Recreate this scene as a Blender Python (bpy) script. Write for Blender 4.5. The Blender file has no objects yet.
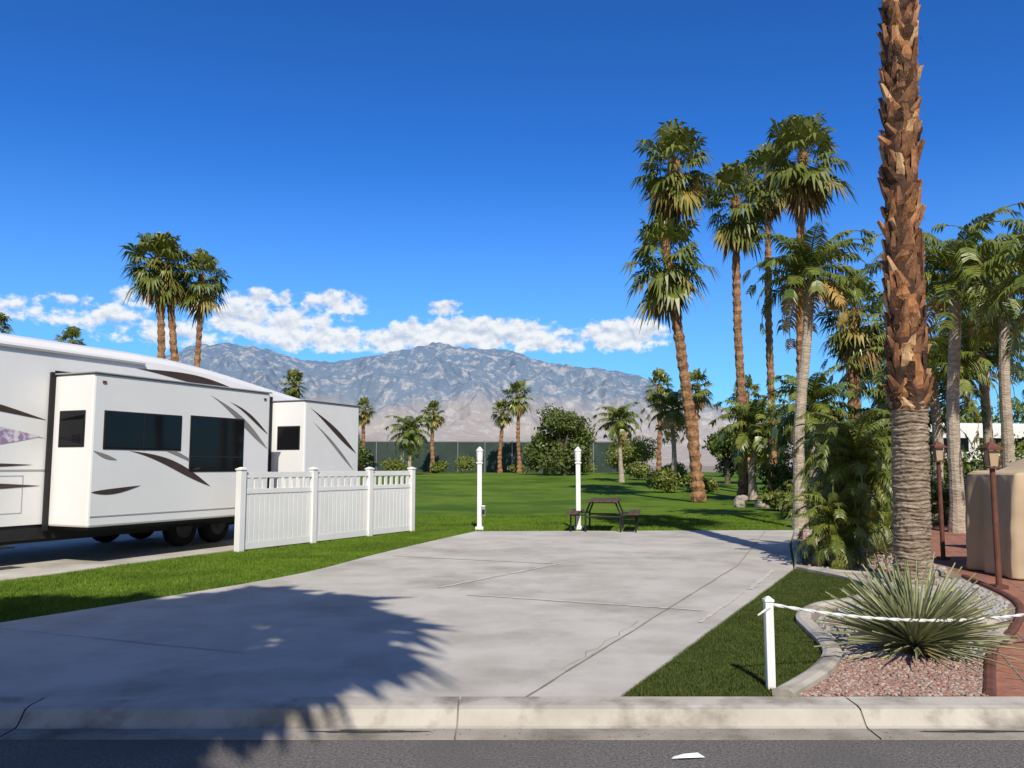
import bpy, bmesh, math, random
import numpy as np
from mathutils import Vector, Matrix, noise as mn
random.seed(7); np.random.seed(7)
rad=math.radians
SC=bpy.context.scene
SC.view_settings.view_transform='Standard'; SC.view_settings.look='None'
SC.view_settings.exposure=0

# ------------------------------------------------------------ materials
def nt(m): return m.node_tree.nodes, m.node_tree.links
def M(name,c1,c2=None,scale=5,rough=.7,bump=0,bscale=None,detail=6,c3=None,scale3=.5,spec=.3,metal=0,trans=0,stretch=None,lo=.35,hi=.65,bdist=.02,lo3=.48,hi3=.68,c4=None,scale4=.1):
    m=bpy.data.materials.new(name); m.use_nodes=True
    n,l=nt(m); p=n['Principled BSDF']
    p.inputs['Roughness'].default_value=rough
    p.inputs['Specular IOR Level'].default_value=spec
    p.inputs['Metallic'].default_value=metal
    p.inputs['Base Color'].default_value=(*c1,1)
    tc=n.new('ShaderNodeTexCoord'); src=tc.outputs['Object']
    if stretch:
        mp=n.new('ShaderNodeMapping'); mp.inputs['Scale'].default_value=stretch
        l.new(src,mp.inputs['Vector']); src=mp.outputs[0]
    col=None
    if c2:
        no=n.new('ShaderNodeTexNoise'); no.inputs['Scale'].default_value=scale; no.inputs['Detail'].default_value=detail
        no.inputs['Roughness'].default_value=.6
        l.new(src,no.inputs['Vector'])
        mr=n.new('ShaderNodeMapRange'); mr.inputs[1].default_value=lo; mr.inputs[2].default_value=hi
        l.new(no.outputs['Fac'],mr.inputs[0])
        mx=n.new('ShaderNodeMix'); mx.data_type='RGBA'
        mx.inputs[6].default_value=(*c1,1); mx.inputs[7].default_value=(*c2,1)
        l.new(mr.outputs[0],mx.inputs[0]); col=mx.outputs[2]
        for cx,sx,a,b in((c3,scale3,lo3,hi3),(c4,scale4,.52,.66)):
            if not cx: continue
            no3=n.new('ShaderNodeTexNoise'); no3.inputs['Scale'].default_value=sx; no3.inputs['Detail'].default_value=7; no3.inputs['Roughness'].default_value=.62
            l.new(src,no3.inputs['Vector'])
            mr3=n.new('ShaderNodeMapRange'); mr3.inputs[1].default_value=a; mr3.inputs[2].default_value=b
            l.new(no3.outputs['Fac'],mr3.inputs[0])
            mx3=n.new('ShaderNodeMix'); mx3.data_type='RGBA'
            l.new(mr3.outputs[0],mx3.inputs[0]); l.new(col,mx3.inputs[6]); mx3.inputs[7].default_value=(*cx,1)
            col=mx3.outputs[2]
        l.new(col,p.inputs['Base Color'])
    if bump:
        nb=n.new('ShaderNodeTexNoise'); nb.inputs['Scale'].default_value=bscale or scale*4; nb.inputs['Detail'].default_value=4
        l.new(src,nb.inputs['Vector'])
        b=n.new('ShaderNodeBump'); b.inputs['Strength'].default_value=bump; b.inputs['Distance'].default_value=bdist
        l.new(nb.outputs['Fac'],b.inputs['Height']); l.new(b.outputs[0],p.inputs['Normal'])
    if trans:
        t=n.new('ShaderNodeBsdfTranslucent')
        if col: l.new(col,t.inputs['Color'])
        else: t.inputs['Color'].default_value=(*c1,1)
        ms=n.new('ShaderNodeMixShader'); ms.inputs[0].default_value=trans
        l.new(p.outputs[0],ms.inputs[1]); l.new(t.outputs[0],ms.inputs[2])
        l.new(ms.outputs[0],n['Material Output'].inputs['Surface'])
    return m

m_desert=M('desert_soil',(.30,.25,.19),(.22,.19,.14),.05,.95)
m_lawn=M('lawn_grass',(.088,.155,.010),(.130,.208,.016),1.3,.9,.5,45,c3=(.058,.108,.010),scale3=.22,spec=.1,bdist=.04,detail=10,lo3=.44,hi3=.60,c4=(.150,.198,.024),scale4=.09)
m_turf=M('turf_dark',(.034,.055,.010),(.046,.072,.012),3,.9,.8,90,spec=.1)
m_blade=M('grass_blade',(.092,.160,.011),(.140,.218,.020),1.5,.7,spec=.2,c3=(.065,.115,.010),scale3=.6)
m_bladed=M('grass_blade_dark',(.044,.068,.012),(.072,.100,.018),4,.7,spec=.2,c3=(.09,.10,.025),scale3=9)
m_conc=M('driveway_concrete',(.420,.388,.332),(.51,.475,.415),1.3,.85,.3,70,c3=(.285,.260,.215),scale3=.6,detail=13,bdist=.006,lo=.38,hi=.62,lo3=.50,hi3=.72,c4=(.54,.508,.45),scale4=.35)
m_conc2=M('curb_concrete',(.39,.35,.285),(.50,.455,.385),2.2,.9,.4,60,c3=(.21,.18,.145),scale3=1.6,detail=12,bdist=.008,lo3=.49,hi3=.65)
m_gut=M('gutter_concrete',(.27,.24,.195),(.36,.32,.27),2.5,.9,.4,60,c3=(.13,.115,.095),scale3=1.5,detail=10,bdist=.008)
m_joint=M('joint_dark',(.20,.18,.15),(.30,.275,.235),6,.9)
m_jointl=M('joint_light',(.56,.53,.47),(.47,.435,.38),5,.9,detail=10)
m_stain=M('wet_stain',(.03,.027,.024),(.07,.062,.055),8,.6)
m_asph=M('asphalt',(.075,.068,.060),(.27,.245,.22),55,.9,.9,150,c3=(.13,.12,.105),scale3=.7,bdist=.014,detail=3,lo=.3,hi=.72)
m_paver=M('brick_pavers',(.30,.12,.075),(.38,.17,.11),7,.85,.4,30,c3=(.24,.10,.07),scale3=1)
m_bed=M('bed_soil',(.22,.15,.12),(.34,.27,.23),30,.95,.8,60)
m_stoneA=M('gravel_pink',(.36,.18,.13),(.26,.15,.12),40,.85)
m_stoneB=M('gravel_tan',(.46,.37,.30),(.34,.27,.23),40,.85)
m_stoneC=M('gravel_grey',(.44,.42,.40),(.24,.24,.25),30,.85)
m_rock=M('boulder_rock',(.42,.36,.29),(.27,.23,.20),5,.9,.6,15)
m_white=M('white_vinyl',(.80,.79,.765),(.74,.73,.705),2,.45,spec=.4)
m_rv=M('rv_gelcoat',(.80,.79,.765),(.76,.75,.725),.8,.28,spec=.5)
m_glass=M('dark_glass',(.006,.006,.007),rough=.05,spec=.25)
m_black=M('black_trim',(.014,.014,.014),(.02,.02,.02),5,.6)
m_tire=M('tire_rubber',(.014,.014,.014),(.025,.023,.021),9,.85)
m_rim=M('wheel_rim',(.10,.10,.105),(.07,.07,.075),6,.5,metal=.3)
m_metal=M('grey_metal',(.45,.45,.46),(.35,.35,.36),6,.4,metal=.6)
m_decal=M('decal_brown',(.050,.030,.024),(.07,.045,.038),3,.4)
m_decalg=M('decal_grey',(.27,.245,.23),(.22,.20,.19),3,.4)
m_decalp=M('decal_purple',(.30,.20,.33),(.66,.62,.68),9,.4,lo=.42,hi=.55)
m_seam=M('seam_grey',(.35,.35,.35),rough=.6)
m_green=M('palm_leaf',(.088,.122,.014),(.215,.225,.042),1.6,.36,spec=.65,trans=.15)
m_green2=M('palm_leaf_old',(.23,.20,.04),(.36,.27,.07),1.7,.5,spec=.4,trans=.12)
m_feath=M('feather_leaf',(.092,.142,.016),(.22,.24,.045),1.5,.38,spec=.55,trans=.18)
m_feath2=M('feather_leaf_yellow',(.38,.28,.075),(.44,.28,.09),1.8,.5,trans=.12)
m_pyg=M('pygmy_leaf',(.090,.132,.016),(.225,.24,.042),3,.40,spec=.5,trans=.18)
m_dead=M('dead_frond',(.34,.21,.095),(.19,.12,.06),3,.85)
m_bushA=M('shrub_leaf',(.068,.108,.013),(.15,.19,.028),1.1,.5,spec=.4)
m_bushB=M('shrub_leaf_dark',(.034,.060,.010),(.075,.11,.018),1.1,.55,spec=.3)
m_bushC=M('shrub_leaf_light',(.16,.19,.03),(.25,.25,.06),1.3,.55,spec=.3)
m_olive=M('tree_leaf_olive',(.075,.095,.026),(.13,.15,.05),1.3,.6,spec=.3)
m_yucca=M('yucca_leaf',(.23,.26,.12),(.38,.39,.21),5,.5,spec=.3)
m_trunkb=M('palm_bark_brown',(.40,.215,.105),(.17,.09,.048),4,.9,1,9,stretch=(1,1,.8),bdist=.08)
m_trunkg=M('palm_bark_grey',(.50,.42,.32),(.30,.24,.18),4,.9,.8,10,stretch=(1,1,3),bdist=.04)
m_ring=M('palm_ring_bark',(.37,.285,.20),(.155,.115,.08),9,.95,1,22,stretch=(1,1,5),c3=(.44,.36,.27),scale3=3,bdist=.03)
m_boot=[M('boot_orange',(.48,.225,.095),(.26,.115,.05),9,.8,.6,40,stretch=(1,1,.3)),
        M('boot_brown',(.28,.135,.065),(.15,.07,.035),9,.85,.6,40,stretch=(1,1,.3)),
        M('boot_tan',(.58,.38,.20),(.42,.235,.11),9,.8,.6,40,stretch=(1,1,.3)),
        M('boot_dark',(.05,.026,.016),(.09,.046,.026),9,.9,.6,40)]
m_bark=M('tree_bark',(.16,.12,.09),(.09,.07,.055),6,.9,.8,20)
m_wood=M('table_wood',(.12,.065,.04),(.07,.042,.028),5,.7,stretch=(6,1,6))
m_rust=M('lamp_bronze',(.17,.065,.04),(.10,.045,.03),8,.6)
m_lens=M('lamp_lens',(.45,.33,.22),rough=.3)
m_tarp=M('canvas_cover',(.52,.40,.27),(.46,.35,.23),1.5,.85,.15,60,bdist=.01)
m_screen=M('windscreen_mesh',(.030,.050,.043),(.050,.072,.063),.5,.9)
m_rope=M('rope_white',(.75,.75,.72),(.6,.6,.58),60,.8)
m_paper=M('paper',(.8,.8,.78),rough=.8)
m_roof=M('roof_tile',(.40,.25,.17),(.30,.18,.12),5,.85)
m_wall=M('stucco',(.62,.55,.46),(.56,.5,.42),2,.9)

# ------------------------------------------------------------ mesh builder
class MB:
    def __init__(s): s.v=[]; s.f=[]; s.m=[]
    def add(s,vs,fs,mi=0):
        b=len(s.v); s.v.extend([tuple(x) for x in vs])
        for f in fs: s.f.append(tuple(i+b for i in f)); s.m.append(mi)
    def box(s,c,sz,mi=0,rz=0,top=1.0):
        hx,hy,hz=sz[0]/2,sz[1]/2,sz[2]/2; ca,sa=math.cos(rz),math.sin(rz)
        vs=[]
        for dz in(-1,1):
            k=top if dz>0 else 1
            for dx,dy in((-1,-1),(1,-1),(1,1),(-1,1)):
                x,y=dx*hx*k,dy*hy*k
                vs.append((c[0]+x*ca-y*sa,c[1]+x*sa+y*ca,c[2]+dz*hz))
        s.add(vs,[(0,3,2,1),(4,5,6,7),(0,1,5,4),(1,2,6,5),(2,3,7,6),(3,0,4,7)],mi)
    def hexa(s,p,mi=0):
        s.add(p,[(0,3,2,1),(4,5,6,7),(0,1,5,4),(1,2,6,5),(2,3,7,6),(3,0,4,7)],mi)
    def tube(s,pts,rs,n=8,mi=0,cap=True,jit=0):
        pts=[Vector(p) for p in pts]; b=len(s.v)
        for i,p in enumerate(pts):
            d=(pts[min(i+1,len(pts)-1)]-pts[max(i-1,0)]).normalized()
            a=Vector((1,0,0)) if abs(d.x)<.8 else Vector((0,1,0))
            e1=d.cross(a).normalized(); e2=d.cross(e1)
            for k in range(n):
                t=2*math.pi*k/n; r=rs[i]*(1+random.uniform(-jit,jit))
                s.v.append(tuple(p+e1*math.cos(t)*r+e2*math.sin(t)*r))
        for i in range(len(pts)-1):
            for k in range(n):
                k2=(k+1)%n
                s.f.append((b+i*n+k,b+i*n+k2,b+(i+1)*n+k2,b+(i+1)*n+k)); s.m.append(mi)
        if cap:
            s.f.append(tuple(b+k for k in range(n))[::-1]); s.m.append(mi)
            o=b+(len(pts)-1)*n; s.f.append(tuple(o+k for k in range(n))); s.m.append(mi)
    def build(s,name,mats,parent=None,smooth=False,bevel=0,fixn=False):
        me=bpy.data.meshes.new(name); me.from_pydata(s.v,[],s.f)
        for m in mats: me.materials.append(m)
        me.polygons.foreach_set('material_index',s.m)
        if smooth: me.polygons.foreach_set('use_smooth',[True]*len(s.f))
        me.update()
        if fixn:
            bm=bmesh.new(); bm.from_mesh(me); bmesh.ops.recalc_face_normals(bm,faces=bm.faces); bm.to_mesh(me); bm.free()
        o=bpy.data.objects.new(name,me); SC.collection.objects.link(o)
        if parent: o.parent=parent
        if bevel:
            b=o.modifiers.new('bevel','BEVEL'); b.width=bevel; b.segments=2; b.limit_method='ANGLE'
        return o
def np_mesh(name,V,F,mats,mi=None,smooth=False):
    me=bpy.data.meshes.new(name); k=F.shape[1]
    me.vertices.add(len(V)); me.vertices.foreach_set('co',V.astype(np.float32).ravel())
    me.loops.add(F.size); me.loops.foreach_set('vertex_index',F.astype(np.int32).ravel())
    me.polygons.add(len(F)); me.polygons.foreach_set('loop_start',np.arange(0,F.size,k,dtype=np.int32))
    me.polygons.foreach_set('loop_total',np.full(len(F),k,dtype=np.int32))
    for m in mats: me.materials.append(m)
    if mi is not None: me.polygons.foreach_set('material_index',mi.astype(np.int32))
    me.update(calc_edges=True); me.validate()
    if smooth: me.polygons.foreach_set('use_smooth',[True]*len(F))
    o=bpy.data.objects.new(name,me); SC.collection.objects.link(o); return o
def empty(name):
    e=bpy.data.objects.new(name,None); SC.collection.objects.link(e); return e

def sst(a,b,x):
    t=max(0,min(1,(x-a)/(b-a))); return t*t*(3-2*t)
def gz(x,y): return .9*sst(24,92,y)+ (.12*math.sin(x*.13+1)*math.sin(y*.11) )*sst(26,40,y)*(1-sst(80,100,y))

# ------------------------------------------------------------ ground
def sheet(name,xs,ys,off,mat):
    mb=MB(); nx=len(xs)
    vs=[(x,y,gz(x,y)+off) for y in ys for x in xs]
    fs=[(j*nx+i,j*nx+i+1,(j+1)*nx+i+1,(j+1)*nx+i) for j in range(len(ys)-1) for i in range(nx-1)]
    mb.add(vs,fs); return mb.build(name,[mat],smooth=True)
xs=[-14000,-6000,-2000,-600,-200]+list(range(-100,101,5))+[200,600,2000,6000,14000]
ys=[-3000,-600,-100,-30,0,5]+list(range(10,104,3))+[120,160,300,800,2000,6000,14000]
sheet('ground',xs,ys,-.16,m_desert)
sheet('lawn',[x for x in np.linspace(-70,80,76)],[5.8]+list(np.linspace(7,96,60)),0,m_lawn)

def flat(name,poly,z,mat,thick=0.0):
    mb=MB(); n=len(poly)
    vs=[(p[0],p[1],z) for p in poly]
    if thick:
        vs+=[(p[0],p[1],z-thick) for p in poly]
        fs=[tuple(range(n))]+[(i,i+n,(i+1)%n+n,(i+1)%n) for i in range(n)]
    else: fs=[tuple(range(n))]
    mb.add(vs,fs); return mb.build(name,[mat])
def ccw(p):
    a=sum(p[i][0]*p[(i+1)%len(p)][1]-p[(i+1)%len(p)][0]*p[i][1] for i in range(len(p)))
    return p if a>0 else p[::-1]
def smoothline(pts,n=6):
    out=[]
    P=[pts[0]]+list(pts)+[pts[-1]]
    for i in range(1,len(P)-2):
        for k in range(n):
            t=k/n
            out.append(tuple(.5*((2*P[i][j])+(-P[i-1][j]+P[i+1][j])*t+(2*P[i-1][j]-5*P[i][j]+4*P[i+1][j]-P[i+2][j])*t*t+(-P[i-1][j]+3*P[i][j]-3*P[i+1][j]+P[i+2][j])*t**3) for j in range(len(pts[0]))))
    out.append(tuple(pts[-1])); return out

padL=smoothline([(-6.6,5.8),(-5.9,7.1),(-5.2,8.5),(-4.4,9.85),(-3.15,12.3),(-2.45,15),(-1.7,17.6),(-.9,20.2)])
padR=[(7.0,20.6),(5.6,16.8),(4.35,12.9),(.72,5.8)]
pad=ccw(padL+padR)
flat('driveway',pad,.02,m_conc,.1)
ax=Vector((.40,1,0)).normalized(); pv=Vector((ax.y,-ax.x,0))
def strip(mb,a,b,w,z,mi=0):
    a=Vector((a[0],a[1],z)); b=Vector((b[0],b[1],z)); d=(b-a).normalized(); q=Vector((-d.y,d.x,0))*w/2
    mb.add([a-q,b-q,b+q,a+q],[(0,1,2,3)],mi)
def crack(mb,a,b,w,z,mi=0,j=.006,seg=.25):
    a=Vector(a); b=Vector(b); L=(b-a).length; n=max(4,int(L/seg)); P=[a.lerp(b,i/n)+Vector((random.uniform(-j,j),random.uniform(-j,j))) for i in range(n+1)]
    for i in range(n): strip(mb,P[i],P[i+1],w*random.uniform(.6,1.3),z+.0004*(i%2),mi)
mb=MB()
crack(mb,(.10,5.82),(3.6,13.3),.016,.026,0); crack(mb,(3.6,13.3),(6.2,20.3),.014,.026,0)
crack(mb,(-.55,10.3),(2.1,9.2),.07,.026,1,.01,.12)
crack(mb,(-.95,10.9),(.75,13.5),.075,.026,1,.01,.12); crack(mb,(.75,13.5),(-2.1,14.7),.06,.026,1,.01,.15)
crack(mb,(2.5,15.6),(5.3,14.5),.012,.026,0)
crack(mb,(-5.0,8.2),(-2.2,7.1),.010,.026,0)
crack(mb,(3.05,10.75),(4.0,12.75),.07,.026,1,.012,.12); crack(mb,(1.9,8.5),(2.9,10.5),.045,.026,1,.01,.12)
crack(mb,(-1.0,16.0),(3.2,17.6),.006,.026,0,.05,.3); crack(mb,(.4,6.6),(1.3,8.6),.004,.026,0,.03,.15)
mb.build('driveway_joints',[m_joint,m_jointl])

# street + curb
mb=MB(); 
mb.add([(-300,-14,-.09),(300,-14,-.09),(300,5.3,-.09),(-300,5.3,-.09)],[(0,1,2,3)])
mb.build('street',[m_asph])
prof=[(5.82,.024),(5.62,.022),(5.57,.012),(5.53,-.03),(5.49,-.07),(5.46,-.078),(5.28,-.082),(5.28,-.12)]
mb=MB(); X=sorted(set(list(np.linspace(-60,60,13))+[-.36,-.348,2.28,2.292,-3.2,-3.188]))
for i in range(len(X)-1):
    if X[i+1]-X[i]<.02:
        mb.add([(x,y,z-.012) for x in(X[i],X[i+1]) for y,z in prof],[(j,j+1,j+9,j+8) for j in range(7)],1); continue
    for j in range(7):
        mb.add([(X[i],*prof[j]),(X[i],*prof[j+1]),(X[i+1],*prof[j+1]),(X[i+1],*prof[j])],[(0,1,2,3)],2 if j>=5 else 0)
curb=mb.build('curb',[m_conc2,m_joint,m_gut])
def blob(name,c,rx,ry,z,mat,n=40):
    pts=[]
    for k in range(n):
        t=2*math.pi*k/n; r=1+.5*mn.noise(Vector((math.cos(t)*3+c[0],math.sin(t)*3,c[1])))+random.uniform(-.08,.08)
        pts.append((c[0]+rx*r*math.cos(t),c[1]+ry*r*math.sin(t),z))
    mb=MB(); mb.add(pts,[tuple(range(n))]); return mb.build(name,[mat])
blob('gutter_stain',(-.9,5.40),.36,.024,-.0765,m_stain)
blob('gutter_stain',(2.95,5.40),.34,.022,-.0765,m_stain)

# neighbour pad (left) along RV axis
O=Vector((-7.62,13.59,0)); U=Vector((.410,.912,0)); W=Vector((.912,-.410,0))
def R(u,w,z=0): return O+U*u+W*w+Vector((0,0,z))
flat('neighbour_driveway',ccw([tuple(R(-12,1.45))[:2],tuple(R(2,1.25))[:2],tuple(R(9,1.0))[:2],tuple(R(9,-4.2))[:2],tuple(R(-12,-4.2))[:2]]),.02,m_conc,.1)

edge=smoothline([(1.86,5.82),(2.35,6.45),(2.66,7.0),(2.80,7.5),(2.88,8.0),(3.02,8.7),(3.4,9.35),(4.0,9.8),(4.6,10.6),(4.75,11.6),(4.45,12.9)])
turf=ccw([(.72,5.82)]+edge)
flat('turf_strip',turf,.006,m_turf)
bedR=[(5.8,16.8),(7.2,20.8),(9.4,21.0),(8.2,17),(7.1,14),(6.5,12),(5.9,9.8),(4.9,8.2),(4.2,7.3),(3.3,5.82)]
bed=ccw(edge+bedR)
flat('gravel_bed',bed,.012,m_bed)
pav=ccw([(3.3,5.82),(4.2,7.3),(4.9,8.2),(5.9,9.8),(6.5,12),(7.1,14),(8.2,17),(9.4,21.0),(10.5,24),(26,24),(26,5.82)])
flat('paver_patio',pav,.010,m_paver)
mb=MB()
def inside(p,poly):
    c=False; n=len(poly); j=n-1
    for i in range(n):
        if (poly[i][1]>p[1])!=(poly[j][1]>p[1]) and p[0]<(poly[j][0]-poly[i][0])*(p[1]-poly[i][1])/(poly[j][1]-poly[i][1])+poly[i][0]: c=not c
        j=i
    return c
def lines(o,d,step,q,n,L):
    for k in range(-n,n):
        st=None; prev=None; s=-L
        while s<=L:
            p=o+q*(k*step)+d*s; ins=inside(p,pav)
            if ins and st is None: st=p
            if (not ins) and st is not None: strip(mb,(st.x,st.y),(prev.x,prev.y),.012,.0145); st=None
            prev=p; s+=.15
        if st is not None and (prev-st).length>.1: strip(mb,(st.x,st.y),(prev.x,prev.y),.012,.0145)
lines(Vector((9,12,0)),ax,.3,pv,30,14)
lines(Vector((9,12,0)),pv,.3,ax,40,9)
mb.build('paver_joints',[m_joint])

def border(name,pts,w,h,mat,z0=0):
    mb=MB(); n=len(pts); P=[Vector((p[0],p[1],0)) for p in pts]
    prof=[(-w/2,0),(-w/2,h*.75),(-w/4,h),(w/4,h),(w/2,h*.75),(w/2,0)]
    for i,p in enumerate(P):
        d=(P[min(i+1,n-1)]-P[max(i-1,0)]).normalized(); q=Vector((d.y,-d.x,0))
        for a,b in prof: mb.v.append(tuple(p+q*a+Vector((0,0,b+z0))))
    for i in range(n-1):
        for k in range(5):
            mb.f.append((i*6+k,i*6+k+1,(i+1)*6+k+1,(i+1)*6+k)); mb.m.append(0)
    mb.f.append(tuple(range(6))); mb.m.append(0); mb.f.append(tuple((n-1)*6+k for k in range(6))); mb.m.append(0)
    return mb.build(name,[mat],smooth=False,fixn=True)
border('garden_edging',edge,.15,.075,m_conc2)
border('garden_edging',smoothline([(4.45,12.95),(5.0,14.6),(5.75,16.9),(7.1,20.7)]),.12,.06,m_conc2)
border('garden_edging',smoothline([(4.55,12.6),(4.8,12.2),(5.4,11.9),(6.1,12.1),(6.5,12.6)]),.12,.09,m_conc2)
border('garden_edging',smoothline([(3.3,5.85),(4.2,7.35),(4.9,8.2),(5.9,9.8),(6.5,12)]),.08,.05,m_rust)

def pts_in(poly,n):
    xs=[p[0] for p in poly]; ys=[p[1] for p in poly]; out=[]
    P=np.array(poly)
    while sum(len(o) for o in out)<n:
        X=np.random.uniform(min(xs),max(xs),n); Y=np.random.uniform(min(ys),max(ys),n)
        c=np.zeros(n,bool); j=len(P)-1
        for i in range(len(P)):
            cond=(P[i,1]>Y)!=(P[j,1]>Y)
            with np.errstate(divide='ignore',invalid='ignore'):
                xx=(P[j,0]-P[i,0])*(Y-P[i,1])/(P[j,1]-P[i,1]+1e-12)+P[i,0]
            c^=cond&(X<xx); j=i
        out.append(np.stack([X[c],Y[c]],1))
    return np.concatenate(out)[:n]
def grass(name,poly,n,h,w,mat,z=.0):
    p=pts_in(poly,n); a=np.random.uniform(0,2*np.pi,n); hh=h*np.random.uniform(.5,1.2,n)
    cl=np.sin(p[:,0]*3.1+np.sin(p[:,1]*2.3)*2)*np.sin(p[:,1]*2.7+p[:,0]); hh*=1+.3*cl
    dx,dy=np.cos(a)*w/2,np.sin(a)*w/2; l=np.random.normal(0,.4,(n,2))*hh[:,None]
    V=np.zeros((n,3,3)); V[:,0]=np.stack([p[:,0]-dx,p[:,1]-dy,np.full(n,z)],1); V[:,1]=np.stack([p[:,0]+dx,p[:,1]+dy,np.full(n,z)],1)
    V[:,2]=np.stack([p[:,0]+l[:,0],p[:,1]+l[:,1],z+hh],1)
    return np_mesh(name,V.reshape(-1,3),np.arange(n*3).reshape(n,3),[mat])
turfin=ccw([(.77,5.86)]+[(p[0]-.06,p[1]+.02) for p in edge])
grass('turf_blades',turfin,90000,.028,.008,m_bladed,.006)
stripL=ccw([(p[0]-.02,p[1]) for p in padL]+[(-1.6,21.5),tuple(R(7,1.9))[:2],tuple(R(2,1.3))[:2],tuple(R(-8,1.45))[:2]])
grass('lawn_blades',stripL,150000,.042,.012,m_blade,0)
grass('lawn_blades',ccw([(-1.0,20.25),(6.9,20.7),(8.5,27),(-4,27),(-2.5,21)]),60000,.04,.016,m_blade,0)

def stones(name,poly,n,s0,s1,mats,z=.015):
    bm=bmesh.new(); bmesh.ops.create_icosphere(bm,subdivisions=1,radius=1); T=np.array([v.co[:] for v in bm.verts]); F=np.array([[v.index for v in f.verts] for f in bm.faces]); bm.free()
    p=pts_in(poly,n); s=np.random.uniform(s0,s1,n)
    sc=np.random.uniform(.6,1.3,(n,1,3)); sc[:,:,2]*=.6
    V=T[None]*sc*s[:,None,None]*(1+np.random.uniform(-.18,.18,(n,len(T),1)))
    a=np.random.uniform(0,6.28,n); c,sn=np.cos(a)[:,None],np.sin(a)[:,None]
    x=V[:,:,0]*c-V[:,:,1]*sn; y=V[:,:,0]*sn+V[:,:,1]*c
    V=np.stack([x+p[:,0,None],y+p[:,1,None],V[:,:,2]+z+s[:,None]*.25],2)
    FF=(F[None]+(np.arange(n)*len(T))[:,None,None]).reshape(-1,3)
    return np_mesh(name,V.reshape(-1,3),FF,mats,np.repeat(np.random.randint(0,len(mats),n),len(F)))
front=ccw([(1.98,5.86),(2.4,6.4),(2.7,6.9),(2.95,7.15),(3.9,7.0),(3.3,5.86)])
stones('gravel',front,4600,.009,.022,[m_stoneA,m_stoneB,m_stoneA,m_bed])
back=ccw([(2.75,7.0),(2.92,7.5),(2.98,8.0),(3.12,8.6),(3.5,9.2),(4.1,9.65),(4.75,10.5),(4.9,11.7),(6.3,11.7),(5.8,9.8),(4.8,8.2),(4.1,7.2),(3.8,6.9)])
stones('gravel',back,6500,.014,.038,[m_stoneC,m_stoneC,m_stoneB,m_stoneC])
stones('gravel',ccw([(4.6,12.9),(5.8,16.8),(7.2,20.6),(9.2,20.8),(8.1,17),(7,14),(6.4,12.2)]),4000,.02,.05,[m_stoneC,m_stoneB,m_stoneA])
def boulder(x,y,s,z=0,name='boulder',mat=m_rock):
    bm=bmesh.new(); bmesh.ops.create_icosphere(bm,subdivisions=3,radius=1)
    sx,sy,sz=s*random.uniform(.8,1.3),s*random.uniform(.8,1.2),s*random.uniform(.55,.8); o=Vector((random.random()*50,random.random()*50,0))
    for v in bm.verts:
        k=1+.45*mn.noise(v.co*1.1+o)+.12*mn.noise(v.co*4+o)
        v.co=Vector((v.co.x*sx*k+x,v.co.y*sy*k+y,v.co.z*sz*k+z+sz*.45))
    me=bpy.data.meshes.new(name); bm.to_mesh(me); bm.free(); me.materials.append(mat)
    ob=bpy.data.objects.new(name,me); SC.collection.objects.link(ob)
for x,y,s in[(4.15,7.75,.18),(4.35,7.6,.13),(3.95,7.95,.12),(3.1,8.1,.08),(4.6,8.25,.13),(2.95,7.3,.06),(4.3,8.1,.15)]: boulder(x,y,s)

# ------------------------------------------------------------ palms
def fan_leaf(mb,base,d,Lp,Rr,mi,droop,bw=.070):
    d=d.normalized(); side=d.cross(Vector((0,0,1)))
    if side.length<.1: side=Vector((1,0,0))
    side.normalize(); side=(side+Vector((random.uniform(-.5,.5),random.uniform(-.5,.5),random.uniform(-.5,.5)))).normalized()
    tip=base+d*Lp+Vector((0,0,-droop*Lp*.25))
    up=side.cross(d).normalized()
    w=.025
    mb.add([base-side*w,base+side*w,tip+side*w*.6,tip-side*w*.6],[(0,1,2,3)],mi)
    n=17; d2=(d+Vector((0,0,-droop*.5))).normalized()
    for k in range(n):
        a=rad(-125+250*k/(n-1)+random.uniform(-5,5))
        r=Rr*(1-.30*(abs(a)/2)**1.5)*random.uniform(.82,1.1)
        bd=d2*math.cos(a)+side*math.sin(a)+up*(.14+.12*math.cos(a)+random.uniform(-.05,.05))
        m=tip+bd*r*.55; e=tip+bd*r*.9+Vector((0,0,-r*random.uniform(.2,.6)))
        q=d2*(-math.sin(a))+side*math.cos(a); q=q*r*bw
        mb.add([tip,m-q,e,m+q],[(0,1,2,3)] ,mi)
def fan_crown(mb,c,Rr,n=56,mi=(1,2,3),skirt=6,lo=-72,bw=.070):
    c=Vector(c)
    for i in range(n):
        t=(i+.5)/n
        e=rad(85-(85-lo)*t**.9+random.uniform(-14,14)); a=i*2.39996+random.uniform(-.4,.4)
        d=Vector((math.cos(a)*math.cos(e),math.sin(a)*math.cos(e),math.sin(e)))
        s=Rr*random.uniform(.72,1.12)
        m=mi[0] if t<.7 else (mi[1] if random.random()<.5 else mi[0])
        fan_leaf(mb,c+Vector((0,0,-.5*t*Rr*.5)),d,s*.52,s*.52,m,.2+.55*t,bw)
    for i in range(skirt):
        a=random.uniform(0,6.28); e=rad(random.uniform(-86,-62))
        d=Vector((math.cos(a)*math.cos(e),math.sin(a)*math.cos(e),math.sin(e)))
        fan_leaf(mb,c+Vector((0,0,-.35*Rr)),d,Rr*.35,Rr*.48,mi[2],.4,bw)
def curve(b,t,bend=.0,n=30,wob=.08):
    b=Vector(b); t=Vector(t); out=[]
    ph=random.uniform(0,6)
    for i in range(n+1):
        s=i/n; p=b.lerp(t,s); p.x=b.x+(t.x-b.x)*(s**1.6 if bend else s)+wob*math.sin(s*5+ph)*math.sin(s*math.pi)
        out.append(p)
    return out
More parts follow.
